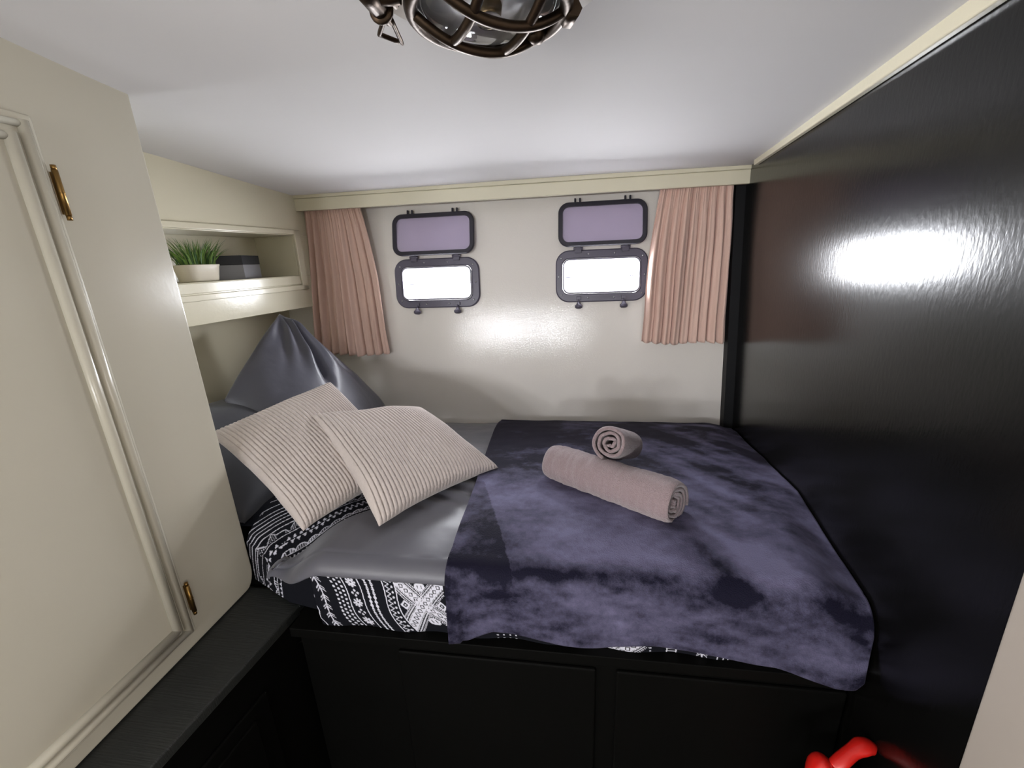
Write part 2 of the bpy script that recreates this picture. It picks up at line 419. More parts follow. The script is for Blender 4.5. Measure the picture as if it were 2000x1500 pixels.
# ------------------------------------------------------------------ curtains
def curtain(label, xt0, xt1, xb0, xb1, zt, zb, seed, nf):
    rnd = random.Random(seed)
    ph = [rnd.uniform(0, 6.28) for _ in range(8)]
    def fn(s, t):
        z = zt + (zb - zt) * t
        ws = s + .016 * math.sin(2 * PI * 3.3 * s + ph[0] + .8 * t) + .026 * math.sin(2 * PI * 1.3 * s + ph[1]) + .007 * math.sin(2 * PI * 7.1 * s + ph[3] - t)
        x = (xt0 + (xt1 - xt0) * ws) * (1 - t) ** 1 + (xb0 + (xb1 - xb0) * ws) * t
        bul = .012 * math.sin(PI * min(1, t * 1.2)) * (s - .5) * 2
        x += bul * .6
        g = math.exp(-((t - .045) / .035) ** 2)
        amp = .0065 + .0125 * sm(t * 1.6)
        a = 2 * PI * nf * ws + ph[2] + .5 * math.sin(3 * t + ph[4] + 5 * s)
        d = amp * (math.sin(a) + .42 * math.sin(2.07 * a + ph[5] + t) + .22 * math.sin(.47 * a + ph[6]))
        d *= .65 + .6 * (.5 + .5 * math.sin(2 * PI * 2.3 * s + ph[7] + 2 * t))
        d += .0045 * math.sin(a * 3.1 + ph[3]) * math.exp(-t * 8) + .003 * math.sin(a * 5.3 + ph[5]) * math.exp(-t * 14)
        d -= .004 * g
        x += .004 * math.cos(a) * sm(t * 2)
        zz = z + (.004 * math.sin(ws * 9 + ph[7]) + .0025 * math.sin(a)) * t
        y0 = min(-.042, TK * z - .036 ) - .004
        return V(x, y0 + d * .8, zz)
    bm = bmesh.new(); grid(bm, fn, 260, 60)
    o = obj('curtain', bm, M['curtain'], smooth=True, solid=.0022, origin=V((xt0 + xt1) / 2, -.045, zb))
    tag(o, label, 'curtain', 'pleated curtains under the pelmet')
curtain('dusty pink pleated curtain hanging at the left end of the pelmet, beside the shelf niche', -1.072, -.828, -1.112, -.758, .235, -.372, 3, 9)
curtain('dusty pink pleated curtain hanging at the right end of the pelmet, against the black wall', .318, .560, .268, .578, .238, -.338, 8, 9)

# ------------------------------------------------------------------ wardrobe on the left
WX = -.78; WY = -.985
t = thing('wardrobe', 'built-in cream wardrobe with moulded door and brass hinges, left of the bunk', 'wardrobe', V(-1.04, -1.27, -.75))
bm = bmesh.new()
# carcass with a rounded lower front corner, profile in y-z extruded along x
prof = [(WY, .45), (WY, -.70)]
for k in range(1, 8):
    a = k / 7 * PI / 2; prof.append((WY - .03 * (1 - math.cos(a)), -.70 - .05 * math.sin(a)))
prof += [(-1.56, -.75), (-1.56, .45)]
A = [bm.verts.new(V(WX, y, z)) for y, z in prof]; B = [bm.verts.new(V(-1.30, y, z)) for y, z in prof]
bm.faces.new(A); bm.faces.new(B[::-1])
for k in range(len(A)): bm.faces.new((A[k], B[k], B[(k + 1) % len(A)], A[(k + 1) % len(A)]))
obj('carcass', bm, M['creamdoor'], t, bevel=.004)
dy0 = -1.158; dz0, dz1 = -.715, .225
bm = bmesh.new(); box(bm, WX - .002, WX + .009, -1.555, dy0, dz0, dz1)
dr = obj('door', bm, M['creamdoor'], t, bevel=.005)
ROOTLOC[dr.name] = ROOTLOC[t.name]
for off, rr in ((.016, .0075), (.036, .0085)):
    bm = bmesh.new(); y1 = dy0 - off; z0 = dz0 + off; z1 = dz1 - off - .0
    tube(bm, [V(WX + .010, -1.555, z0), V(WX + .010, y1, z0)], rr, 12)
    tube(bm, [V(WX + .010, y1, z0 - rr * .7), V(WX + .010, y1, z1 + rr * .7)], rr, 12)
    tube(bm, [V(WX + .010, -1.555, z1), V(WX + .010, y1, z1)], rr * .7, 12)
    obj('door_moulding', bm, M['creamdoor'], dr, smooth=True)
for z in (.122, -.640):
    bm = bmesh.new(); y = dy0 + .006
    tube(bm, [V(WX + .010, y, z - .032), V(WX + .010, y, z + .032)], .0042, 12)
    tube(bm, [V(WX + .010, y, z - .039), V(WX + .010, y, z - .032)], .0035, 10); tube(bm, [V(WX + .010, y, z + .032), V(WX + .010, y, z + .039)], .0035, 10)
    tube(bm, [V(WX + .010, y, z - .0008), V(WX + .010, y, z + .0008)], .0047, 12)
    box(bm, WX + .0, WX + .0045, y, y + .007, z - .03, z + .03)
    obj('hinge', bm, M['brass'], t)['label'] = 'brass butt hinge'

# ------------------------------------------------------------------ black ledge and bunk base
t = thing('ledge_locker', 'black low locker with satin wooden top along the foot of the wardrobe', 'locker', V(-.72, -1.3, -1.4))
bm = bmesh.new()
def lx(y): return (-.503 + .1122 * y) / .9937
hexa(bm, [V(-1.30, -1.60, -.775), V(lx(-1.6), -1.60, -.775), V(lx(-.998), -.998, -.775), V(-1.30, -.998, -.775),
          V(-1.30, -1.60, -.752), V(lx(-1.6), -1.60, -.752), V(lx(-.998), -.998, -.752), V(-1.30, -.998, -.752)])
obj('top_board', bm, M['ledge'], t, bevel=.004)['label'] = 'satin black top board'
bm = bmesh.new()
hexa(bm, [V(-1.29, -1.59, -1.4), V(lx(-1.6) - .012, -1.59, -1.4), V(lx(-1.0) - .012, -1.0, -1.4), V(-1.29, -1.0, -1.4),
          V(-1.29, -1.59, -.776), V(lx(-1.6) - .012, -1.59, -.776), V(lx(-1.0) - .012, -1.0, -.776), V(-1.29, -1.0, -.776)])
obj('carcass', bm, M['blackpanel'], t)
bm = bmesh.new()
def LP(y, c, z): return V(lx(y) + c, y, z)
box(bm, -1.58, -1.16, -.013, -.004, -1.32, -.86, LP)
dd = obj('door', bm, M['blackpanel'], t, bevel=.006)
ROOTLOC[dd.name] = ROOTLOC[t.name]
bm = bmesh.new(); box(bm, -1.55, -1.2, -.006, .002, -1.29, -.89, LP)
obj('door_panel', bm, M['blackpanel'], dd, bevel=.006)
bm = bmesh.new(); tube(bm, [LP(-1.06, -.006, -.842), LP(-1.06, .006, -.836), LP(-1.052, .008, -.826)], .0022, 8)
obj('catch', bm, M['chrome'], t)['label'] = 'small chrome catch'

t = thing('bunk_base', 'black bunk base with a thin overhanging platform edge under the mattress', 'bed base', V(0, -.55, -1.4))
bm = bmesh.new()
def xr(y, z=-.75): return wallx(y, z) - .004
hexa(bm, [V(-.60, -1.085, -1.4), V(xr(-1.085, -1.4), -1.085, -1.4), V(xr(-.16, -1.4), -.16, -1.4), V(-1.15, -.16, -1.4),
          V(-.60, -1.085, -.766), V(xr(-1.085), -1.085, -.766), V(xr(-.16), -.16, -.766), V(-1.15, -.16, -.766)])
obj('front_panel', bm, M['blackpanel'], t)
bm = bmesh.new()
P_ = [(-1.20, -.09), (-1.27, -.985), (-.60, -.985), (-.60, -1.112), (xr(-1.112), -1.112), (xr(-.09), -.09)]
lo = [bm.verts.new(V(x, y, -.765)) for x, y in P_]; hi = [bm.verts.new(V(x, y, -.742)) for x, y in P_]
bm.faces.new(lo[::-1]); bm.faces.new(hi)
for k in range(6): bm.faces.new((lo[k], lo[(k + 1) % 6], hi[(k + 1) % 6], hi[k]))
obj('platform', bm, M['blackpanel'], t, bevel=.002)
for x in (-.16, .30):
    bm = bmesh.new(); box(bm, x - .21, x + .21, -1.093, -1.083, -1.36, -.80)
    obj('locker_front', bm, M['blackpanel'], t, bevel=.004)

# ------------------------------------------------------------------ bedding surfaces
YH = [-1.12, -1.03, -.8, -.5, -.2, -.06]; ZH = [-.572, -.557, -.575, -.605, -.645, -.690]
def H0(y): return interp(y, YH, ZH)
def Hs(y): return sum(H0(y + d) for d in (-.05, -.025, 0, .025, .05)) / 5
YW = [-1.134, -1.126, -1.108, -1.086, -.91, -.77, -.456, -.213, -.06]; ZW = [-.722, -.657, -.616, -.60, -.592, -.578, -.626, -.662, -.70]
def top(x, y):
    z = Hs(y)
    dwall = wallx(y, z) - x
    k = sm(1 - dwall / .10)
    z = z * (1 - k) + (min(interp(y, YW, ZW), z)) * k
    # sinks towards the front left corner
    kl = sm((-.50 - x) / .12) * sm((-.86 - y) / .2); z -= .060 * kl
    return z
def frontY(x):              # front edge line of the mattress
    return -1.10 + .03 * sm((-.53 - x) / .09)
# duvet left border seen from above
EB = [(-.665, -1.12), (-.655, -1.075), (-.625, -1.038), (-.578, -1.0), (-.525, -.955), (-.465, -.90), (-.42, -.84)]
def lim(y):
    pts = [(p[1], p[0]) for p in EB] + [(-.60, -.45), (-.45, -.70), (-.1, -.86), (0, -.86)]
    return interp(y, [p[0] for p in pts], [p[1] for p in pts])

# --- print on the sheet
def hs(a): return abs((a % 1.0) - .5) * 2     # triangle wave 1..0..1
def front_print(a, b):
    """a: column, b: row from the hem of the duvet, both in print threads"""
    ln = lambda c, wd=1.3: abs(a - c) < wd
    # border scroll
    if a < 632:
        return abs(a - 620 - 2 * math.sin(b * .2)) < 1
    # feathered arrow
    def arrow(c):
        d = a - c
        if abs(d) < 1.2: return True
        q = (b - abs(d) * .9) % 18
        return abs(d) < 8 and (q < 2.2 or 5 < q < 7) and abs(d) > 1
    if abs(a - 643) < 8.5: return arrow(643)
    if 667 < a < 690:
        i = round((a - 671) / 7.6); ci = 671 + i * 7.6; off = 4 if i % 2 else 0
        bb = (b + off) % 8.2 - 4.1; return (a - ci) ** 2 + bb ** 2 < 5.0
    if ln(693, 1): return True
    if 697 < a < 718:
        d = a - 707.5; q = b % 40; e = q - 12
        r = math.hypot(d, e); an = math.atan2(e, d)
        if r < 9.5 * (.62 + .38 * abs(math.cos(4 * an))) and r > 1.6: return abs(math.sin(4 * an)) < .93 or r < 5
        for (dx, dy) in ((0, 27), (-5, 32), (5, 32), (0, 37)):
            if abs(d - dx) + abs(q - dy) < 2.9: return True
        return False
    if ln(722, 1): return True
    if 731 < a < 751:
        for c in (735.5, 746.5):
            k = (b % 8.4) / 8.4; wd = .8 + 3.0 * (1 - abs(k - .5) * 2)
            if abs(a - c) < wd: return not (abs(a - c) > .6 and abs(k - .5) < .06)
        return False
    if ln(769.5, 1): return True
    if 772 < a < 782: return abs((a - 773) - 8 * hs(b / 9)) < 1.5
    if 782 < a < 789:
        bb = b % 9.5 - 4.7; return (a - 785.5) ** 2 + bb ** 2 < 4.4
    if ln(792, 1): return True
    if 793 < a < 884: return lattice(a - 839, b - 46)
    if 960 < a < 1000: return abs((b + 3) % 8 - 4) < 1.4 and abs(a % 11 - 5) < 1.6
    if 1104 < a < 1109 or 1224 < a < 1229: return (a % 5 - 2.5) ** 2 + (b % 7 - 3.5) ** 2 < 3
    if 1112 <= a <= 1222: return lattice((a - 1167) * .85, b - 118)
    if 1254 < a < 1272: return abs(a - 1255.5) < 1.2 or abs(a - 1270.5) < 1.2 or hs(b / 5.5) < .3
    if abs(a - 1311) < 8.5: return arrow(1311)
    for c in (1335, 1344, 1352, 1360, 1368):
        if ln(c, .9): return True
    if 1376 < a < 1394:
        e = (b - 100) % 24; r = math.hypot(a - 1394, e - 12); an = math.atan2(e - 12, 1394 - a)
        return (abs(r - 15) < 1.4) or (r < 15 and hs(an * 2.2) < .3) or a > 1392.5
    if 1398 < a < 1416: return (a % 8 - 4) ** 2 + (b % 8 - 4) ** 2 < 5
    if abs(a - 1430) < 8.5: return arrow(1430)
    if ln(1478, 1): return True
    if 1483 < a < 1491: return (a - 1487) ** 2 + (b % 10 - 5) ** 2 < 6
    if 1498 < a < 1526: return lattice((a - 1512) * 1.6, b - 125)
    return False
def lattice(d, e):
    u = (d + e) * .7071; v = (d - e) * .7071
    for p, q in ((u, v), (v, u)):
        ap = abs(p)
        if ap < 1.2 and False: return True
        if ap < 8.5:
            k = q % 11 - 5.5; dd = ap + abs(k)
            return not (3.0 < dd < 5.0) and not (6.9 < ap < 7.4)
        if 10.5 < ap < 12.3: return True
        if 14 < ap < 16.5: return hs(q / 3.2) < .55
    # medallions in the four fields
    for (x_, y_) in ((-34, 0), (34, 0)):
        r = abs(d - x_) + abs(e - y_)
        if 5 < r < 9.5 or r < 2.2: return True
        if abs(e - y_) in (): return True
    for y_ in (-34, 34):
        if ((d) / 11) ** 2 + ((e - y_) / 8) ** 2 < 1: return not (hs(d / 7) < .25 and abs(e - y_) < 3)
    return False
def edge_print(dist, s):
    """rows running along the duvet border"""
    D = dist * 1000; T = s * 1000
    if 3 < D < 13: return abs(T % 9 - 4.5) < (13 - D) * .42
    if 18 < D < 20.2: return True
    if 20 < D < 40:
        e = T % 27 - 13.5; r = math.hypot(e, D - 20)
        return (11.5 < r < 14.2) or (r < 12 and hs(e / 5) < .33)
    if 46 < D < 56: return abs(T % 14 - 7) < (D - 46) * .5
    if 60 < D < 70: return abs((T + 7) % 14 - 7) < (70 - D) * .45
    if 78 < D < 80: return True
    if 84 < D < 106:
        k = (T % 34) / 34; h_ = 22 * (1 - abs(k - .5) * 2)
        return abs((D - 84) - h_) < 1.4 or ((D - 84) < h_ and hs(T / 4.2) < .25)
    for c in (108, 122, 133, 144, 156, 168):
        if abs(D - c) < 1.2: return True
    if 182 < D < 194: return abs(D - 188) < 1 or ((T % 30) > 18 and abs((D - 188)) < 5 and hs((T + abs(D - 188) * 1.2) / 5) < .4)
    for c in (212, 226):
        if abs(D - c) < 1.0: return True
    return False
def near_border(x, y):
    best = (9, 0, 1); acc = 0
    pts = EB + [(-.30, -.70)]
    for (x0, y0), (x1, y1) in zip(pts, pts[1:]):
        L = math.hypot(x1 - x0, y1 - y0); k = max(0, min(1, ((x - x0) * (x1 - x0) + (y - y0) * (y1 - y0)) / L / L))
        d = math.hypot(x - x0 - k * (x1 - x0), y - y0 - k * (y1 - y0))
        sgn = 1 if (x1 - x0) * (y - y0) - (y1 - y0) * (x - x0) > 0 else -1
        if d < best[0]: best = (d, acc + k * L, sgn)
        acc += L
    return best

def paint(o, name, vals):
    at = o.data.attributes.new(name, 'FLOAT', 'POINT'); at.data.foreach_set('value', vals)

# mattress in a printed sheet: top, printed front, far sides
t = thing('mattress', 'bunk mattress in a black sheet printed with white folk motifs', 'mattress', V(-.2, -.55, -.742))
vals = []
bm = bmesh.new()
nx_, nz_ = 960, 84
x0_, x1_ = -.53, .50
def fcol(x, z):
    a = 654 + (x + .499) / .00113; b = (-.60 - z) / .00135
    sh = 26 * (b / 85 - .5) + 5 * math.sin(b * .05 + a * .01)
    if a > 900: sh *= .15
    return a - sh, b
def ff(u, v):
    x = x0_ + (x1_ - x0_) * u; z = -.585 - (.7415 - .585) * v
    y = -1.104 + .004 * math.sin(x * 40) * v + .012 * (v ** 3) - .03 * (1 - sm(v * 8)) * -1
    return V(x, y + (.012 if u < .0 else 0), z)
grid(bm, ff, nx_, nz_)
for u in range(nx_ + 1):
    for v in range(nz_ + 1):
        x = x0_ + (x1_ - x0_) * u / nx_; z = -.585 - (.7415 - .585) * v / nz_
        a, b = fcol(x, z); vals.append(1.0 if front_print(a, b) else 0.0)
o = obj('printed_front', bm, M['print'], t, smooth=True); paint(o, 'print', vals)
# left return of the front and the printed cloth seen left of the duvet
vals = []; bm = bmesh.new()
nx_, ny_ = 150, 170
def lfront(x): return interp(x, [-.775, -.70, -.64, -.56, -.53], [-.988, -1.022, -1.048, -1.062, -1.094])
def lxy(u, v):
    x = -.775 + .285 * u; f = lfront(x)
    if v < .22: return x, f, (1 - v / .22)
    return x, f + (-.80 - f) * (v - .22) / .78, 0
def lf(u, v):
    x, y, k = lxy(u, v)
    z = top(x, y) - .012 - .012 * math.exp(-((y - lfront(x)) / .012) ** 2)
    if k: z = z - (z + .738) * k
    return V(x, y, z)
grid(bm, lf, nx_, ny_)
for u in range(nx_ + 1):
    for v in range(ny_ + 1):
        x, y, k = lxy(u / nx_, v / ny_)
        d, s, sg = near_border(x, y - .07 * k)
        vals.append(1.0 if (sg > 0 and edge_print(d, s)) else 0.0)
o = obj('printed_corner', bm, M['print'], t, smooth=True); paint(o, 'print', vals)
bm = bmesh.new()
def sheetp(u, v):
    y = -1.05 + .97 * v; x0 = -1.2; x = x0 + (xr(y, -.66) - .01 - x0) * u
    y = max(y, (-.95 if x < -.78 else lfront(x) + .02))
    return V(x, y, top(x, y) - .024)
grid(bm, sheetp, 90, 50)
grid(bm, lambda u, v: V(-.532, -1.095 + .11 * u, -.741 + .08 * v), 4, 4)
grid(bm, lambda u, v: V(-1.19 + 1.8 * u, -.085, -.741 + .03 * v), 8, 2)
o = obj('sheet', bm, M['print'], t, smooth=True); paint(o, 'print', [0.0] * len(o.data.vertices))

# grey duvet
def duv(u, v):
    # v: 0 back .. .86 front edge .. 1 hem
    if v < .86:
        y = -.075 + (-1.075 + .075) * (v / .86); zo = 0; k = 0
    else:
        k = (v - .86) / .14; a = k * PI / 2
        y = -1.075 - .036 * math.sin(a); zo = -.030 * (1 - math.cos(a)) * (1 - .4 * sm((-.5 - (lim(-1.09) + (.5 - lim(-1.09)) * u ** 1.15)) / .12))
    xlft = lim(y); xrgt = wallx(y, -.6) - .03
    x = xlft + (xrgt - xlft) * (u ** 1.15)
    yy = y
    if v >= .86:
        kl = sm((-.54 - x) / .11)
        yy = y + .042 * kl
    z = top(x, max(y, -1.075)) + zo - .004
    w_ = .006 * noise.noise(Vector((x * 5, y * 7, 1))) + .003 * noise.noise(Vector((x * 16, y * 12, 4)))
    # drawn folds running towards the throw
    f = math.exp(-((y + .80) / .10) ** 2) * sm((x + .48) / .16) * .0045 * math.sin((y + .5 * x) * 95)
    edge = sm(u * 40)
    return V(x, yy, z + (w_ + f) * (1 if k == 0 else .5) - .007 * (1 - edge))
bm = bmesh.new(); grid(bm, duv, 200, 150)
tag(obj('duvet', bm, M['duvet'], smooth=True, solid=.005, origin=V(-.2, -.55, -.6)), 'plain grey satin duvet spread over the mattress, under cushions and throw', 'duvet')

# navy plush throw
XE = [(-.075, -.300), (-.30, -.290), (-.81, -.248), (-1.06, -.236), (-1.12, -.240)]
HP = [(-.236, -.716), (-.20, -.716), (-.15, -.696), (0, -.692), (.13, -.692), (.28, -.694), (.36, -.700), (.42, -.716), (.455, -.726), (.49, -.728), (.515, -.708), (.56, -.67)]
def hemz(x): return interp(x, [p[0] for p in HP], [p[1] for p in HP])
VB = .70
def throw(u, v):
    if v < VB:
        y = -.078 - (1.078 - .078) * (v / VB) ** .97; ang = 0; k = 0
    else:
        k = (v - VB) / (1 - VB); y = None
    ye = y if y is not None else -1.078
    xl_ = interp(-ye, [-p[0] for p in XE], [p[1] for p in XE])
    def wx(yy, zz): return wallx(yy, zz) - .004
    if y is not None:
        x = xl_ + (wx(y, -.6) - xl_) * u
        z = top(x, y) + .010
        yy = y
    else:
        x = xl_ + (wx(-1.10, -.65) - xl_) * u
        z0 = top(x, -1.078) + .010
        q = min(1, k / .35); a = q * PI / 2
        rb = .034 + .022 * sm((x - .05) / .4); yy = -1.078 - .042 * math.sin(a); z = z0 - rb * (1 - math.cos(a))
        if k > .35:
            kk = (k - .35) / .65; zh = hemz(x); z = (z0 - rb) * (1 - kk) + zh * kk
            bulge = .010 * math.sin(x * 19 + 1.3) * kk + .010 * kk * sm((x - .33) / .1)
            yy -= bulge * .8 + .006 * kk
            if u < .03: yy -= .006 * kk
            yy -= .016 * kk * math.exp(-((x - .47) / .05) ** 2)
        x = min(x, wx(yy, z))
        if k > .35: x += -.010 * u * ((k - .35) / .65)
    n_ = .0035 * noise.noise(Vector((x * 7, yy * 7, z * 5))) + .0015 * noise.noise(Vector((x * 20, yy * 20, z * 20)))
    lump = .008 * math.exp(-((x - .17) / .2) ** 2 - ((yy + .35) / .12) ** 2)
    return V(x, yy - (n_ * 1.5 if k > .3 else 0), z + (n_ + lump if k <= .3 else 0))
def nap_shade_v(u, v):
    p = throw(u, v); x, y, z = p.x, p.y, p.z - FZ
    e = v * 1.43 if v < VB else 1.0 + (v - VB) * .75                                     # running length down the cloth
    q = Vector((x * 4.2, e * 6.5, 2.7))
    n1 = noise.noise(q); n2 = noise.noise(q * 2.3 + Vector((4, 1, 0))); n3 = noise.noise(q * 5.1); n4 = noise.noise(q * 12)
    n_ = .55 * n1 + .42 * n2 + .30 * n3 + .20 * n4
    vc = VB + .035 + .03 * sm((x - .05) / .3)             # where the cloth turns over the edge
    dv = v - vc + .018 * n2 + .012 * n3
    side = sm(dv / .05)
    val_t = .14 + .40 * sm((-y - .42) / .42) + n_ * .60  # paler front, darker back: sheen highlight painted into the colour
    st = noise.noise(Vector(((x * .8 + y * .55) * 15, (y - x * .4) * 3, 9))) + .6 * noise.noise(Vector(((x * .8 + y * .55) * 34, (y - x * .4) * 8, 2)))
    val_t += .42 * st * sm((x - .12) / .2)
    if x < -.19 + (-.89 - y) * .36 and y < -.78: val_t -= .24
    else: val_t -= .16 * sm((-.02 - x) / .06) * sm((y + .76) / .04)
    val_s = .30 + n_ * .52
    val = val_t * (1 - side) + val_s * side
    val -= .42 * math.exp(-(dv / .030) ** 2) * (.85 + .5 * n1)  # dark band along the turned edge: crease shade painted in
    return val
NU, NV = 210, 230
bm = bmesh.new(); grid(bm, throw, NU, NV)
vals = [nap_shade_v(i / NU, j / NV) for i in range(NU + 1) for j in range(NV + 1)]
o = obj('throw_blanket', bm, M['plush'], smooth=True, solid=.007, origin=V(.15, -.6, -.6)); paint(o, 'nap_shade', vals)
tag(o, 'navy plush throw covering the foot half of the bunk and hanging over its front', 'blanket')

# ------------------------------------------------------------------ pillows and cushions
def pillow(name, c, thick, n=60, ribs=0, bow=.05, power=.5, fold=None, m=None, nv=None, amp=.0046, back=.7):
    """c = four corners c00, c10, c11, c01; ribs run along v"""
    c = [Vector((p[0], p[1], p[2] + FZ)) for p in c]
    nrmv = (c[1] - c[0]).cross(c[3] - c[0]).normalized()
    if nrmv.z < 0: nrmv = -nrmv
    cen = (c[0] + c[1] + c[2] + c[3]) / 4
    nv = nv or n
    bm = bmesh.new()
    for side in (1, -1):
        def fn(u, v):
            p = c[0] * (1 - u) * (1 - v) + c[1] * u * (1 - v) + c[2] * u * v + c[3] * (1 - u) * v
            uu = (u - .5) * 2; vv = (v - .5) * 2
            # edges draw in between the corners
            p += (c[0] - c[1]) * .5 * bow * uu * (1 - vv * vv) * abs(uu) ** 2 + (c[0] - c[3]) * .5 * bow * vv * (1 - uu * uu) * abs(vv) ** 2
            e = max(0, (1 - uu ** 2)) ** power * max(0, (1 - vv ** 2)) ** power
            h = thick * e * (1 if side > 0 else back)
            if side > 0 and ribs:
                h += amp * (abs(math.sin(PI * ribs * u)) ** .55 - .4) * min(1, e * 6)
            if side > 0 and fold: 
                d = fold(u, v); h += d * min(1, e * 3)
            h += .006 * noise.noise(p * 9) * min(1, e * 2)
            edge_w = (1 - min(1, e * 3)); p = p + (cen - p) * .018 * noise.noise(p * 14) * edge_w
            return p + nrmv * side * h
        vs = grid(bm, fn, n, nv)
    bmesh.ops.remove_doubles(bm, verts=bm.verts, dist=.00025)
    return obj(name, bm, m, smooth=True, origin=(cen.x, cen.y, min(p.z for p in c)))
# large grey pillow standing on its corner against the head wall
def tallfold(u, v):
    # u,v corner (1,1) is the upper tip
    du = 1 - u; dv = 1 - v; r = math.hypot(du, dv) + 1e-6; an = math.atan2(dv, du)
    f = -.044 * math.exp(-((an - .86) / .055) ** 2) * sm(r * 4) * sm((.95 - r) / .4)
    f += .028 * math.exp(-((an - .72) / .07) ** 2) * sm(r * 5) * sm((.85 - r) / .4)
    f += .026 * math.exp(-((an - 1.08) / .10) ** 2) * sm(r * 5) * sm((.8 - r) / .4)
    f += -.014 * math.exp(-((an - 1.28) / .06) ** 2) * sm(r * 3) * sm((.9 - r) / .4)
    f += -.014 * math.exp(-((an - .42) / .07) ** 2) * sm(r * 3) * sm((.9 - r) / .4)
    f += .010 * math.sin(an * 16) * math.exp(-((r - .3) / .2) ** 2)
    f += .006 * noise.noise(Vector((an * 5, r * 3, 3)))
    return f
tag(pillow('pillow', [(-.74, -.62, -.57), (-.80, -.10, -.625), (-1.085, -.300, -.166), (-1.10, -.62, -.40)], .085, 110, fold=tallfold, bow=-.03, power=.42, m=M['grey'], back=.6),
    'large anthracite pillow stood on its corner against the head of the bunk', 'pillow')
tag(pillow('pillow', [(-.80, -.955, -.600), (-.80, -.46, -.590), (-1.19, -.48, -.440), (-1.19, -.955, -.440)], .085, 60, bow=.02, power=.35, m=M['greydark']),
    'dark grey pillow lying flat behind the wardrobe edge, under the ribbed cushions', 'pillow')
tag(pillow('cushion', [(-.572, -1.045, -.545), (-.43, -.74, -.545), (-.757, -.567, -.353), (-.905, -.885, -.395)], .060, 288, ribs=36, nv=60, bow=.075, m=M['cord'], power=.42),
    'ivory ribbed corduroy cushion, the rear one, partly hidden by the wardrobe edge', 'cushion', 'ivory corduroy cushions')
tag(pillow('cushion', [(-.409, -1.022, -.540), (-.208, -.685, -.572), (-.513, -.455, -.478), (-.69, -.785, -.380)], .062, 288, ribs=36, nv=60, bow=.075, m=M['cord'], power=.42),
    'ivory ribbed corduroy cushion in front, lying over the other towards the throw', 'cushion', 'ivory corduroy cushions')

# ------------------------------------------------------------------ rolled towels
def towel(name, A, B, r, turns, seed, label, sq=1.0, crinkle=.0012, start=0):
    A = Vector((A[0], A[1], A[2] + FZ)); B = Vector((B[0], B[1], B[2] + FZ)); ax = (B - A); L = ax.length; ax.normalize()
    s = ax.cross(Vector((0, 0, 1))).normalized(); q = s.cross(ax)
    nt_ = int(turns * 34)
    def fn(u, v):
        th = u * turns * 2 * PI; rr = .006 + (r - .006) * u
        along = v
        lay = (1 - u)                                   # inner layers sit a little proud or sunk
        end = min(v, 1 - v) * L
        rr2 = rr * (1 - .10 * math.exp(-(end / .010)))
        rr2 += crinkle * (1.6 * noise.noise(Vector((v * L * 55, math.cos(th) * .8 + seed, math.sin(th) * .8))) + 1.5 * noise.noise(Vector((v * L * 130, math.cos(th) * .8, seed + math.sin(th))))) * u + .0016 * noise.noise(Vector((th * .6, v * 9, seed))) + .0045 * noise.noise(Vector((math.cos(th) * 1.3, math.sin(th) * 1.3, u * 5 + seed * 3))) * (1 - .5 * u)
        z_ = A + ax * (L * v + (.5 - v) * .03 * lay * (1 if int(th / PI) % 2 else .5))
        ct, st = math.cos(th + start), math.sin(th + start)
        st2 = st * sq if st < 0 else st
        return z_ + s * rr2 * ct * 1.04 + q * rr2 * st2
    bm = bmesh.new(); grid(bm, fn, nt_, 90)
    o = obj(name, bm, M['towel'], smooth=True, solid=.0078, origin=((A.x + B.x) / 2, (A.y + B.y) / 2, min(A.z, B.z) - r))
    return tag(o, label, 'towel', 'rolled towels')
towel('rolled_towel', (-.050, -.705, -.540), (.226, -.925, -.519), .050, 4.3, 1.0, 'large mauve-grey towel roll lying across the navy throw', sq=.95, start=1.75)
towel('rolled_towel', (.092, -.790, -.440), (.165, -.610, -.530), .044, 3.1, 5.0, 'small mauve-grey towel roll propped on top of the large roll, its spiral end facing out', crinkle=.0004, start=3.8)

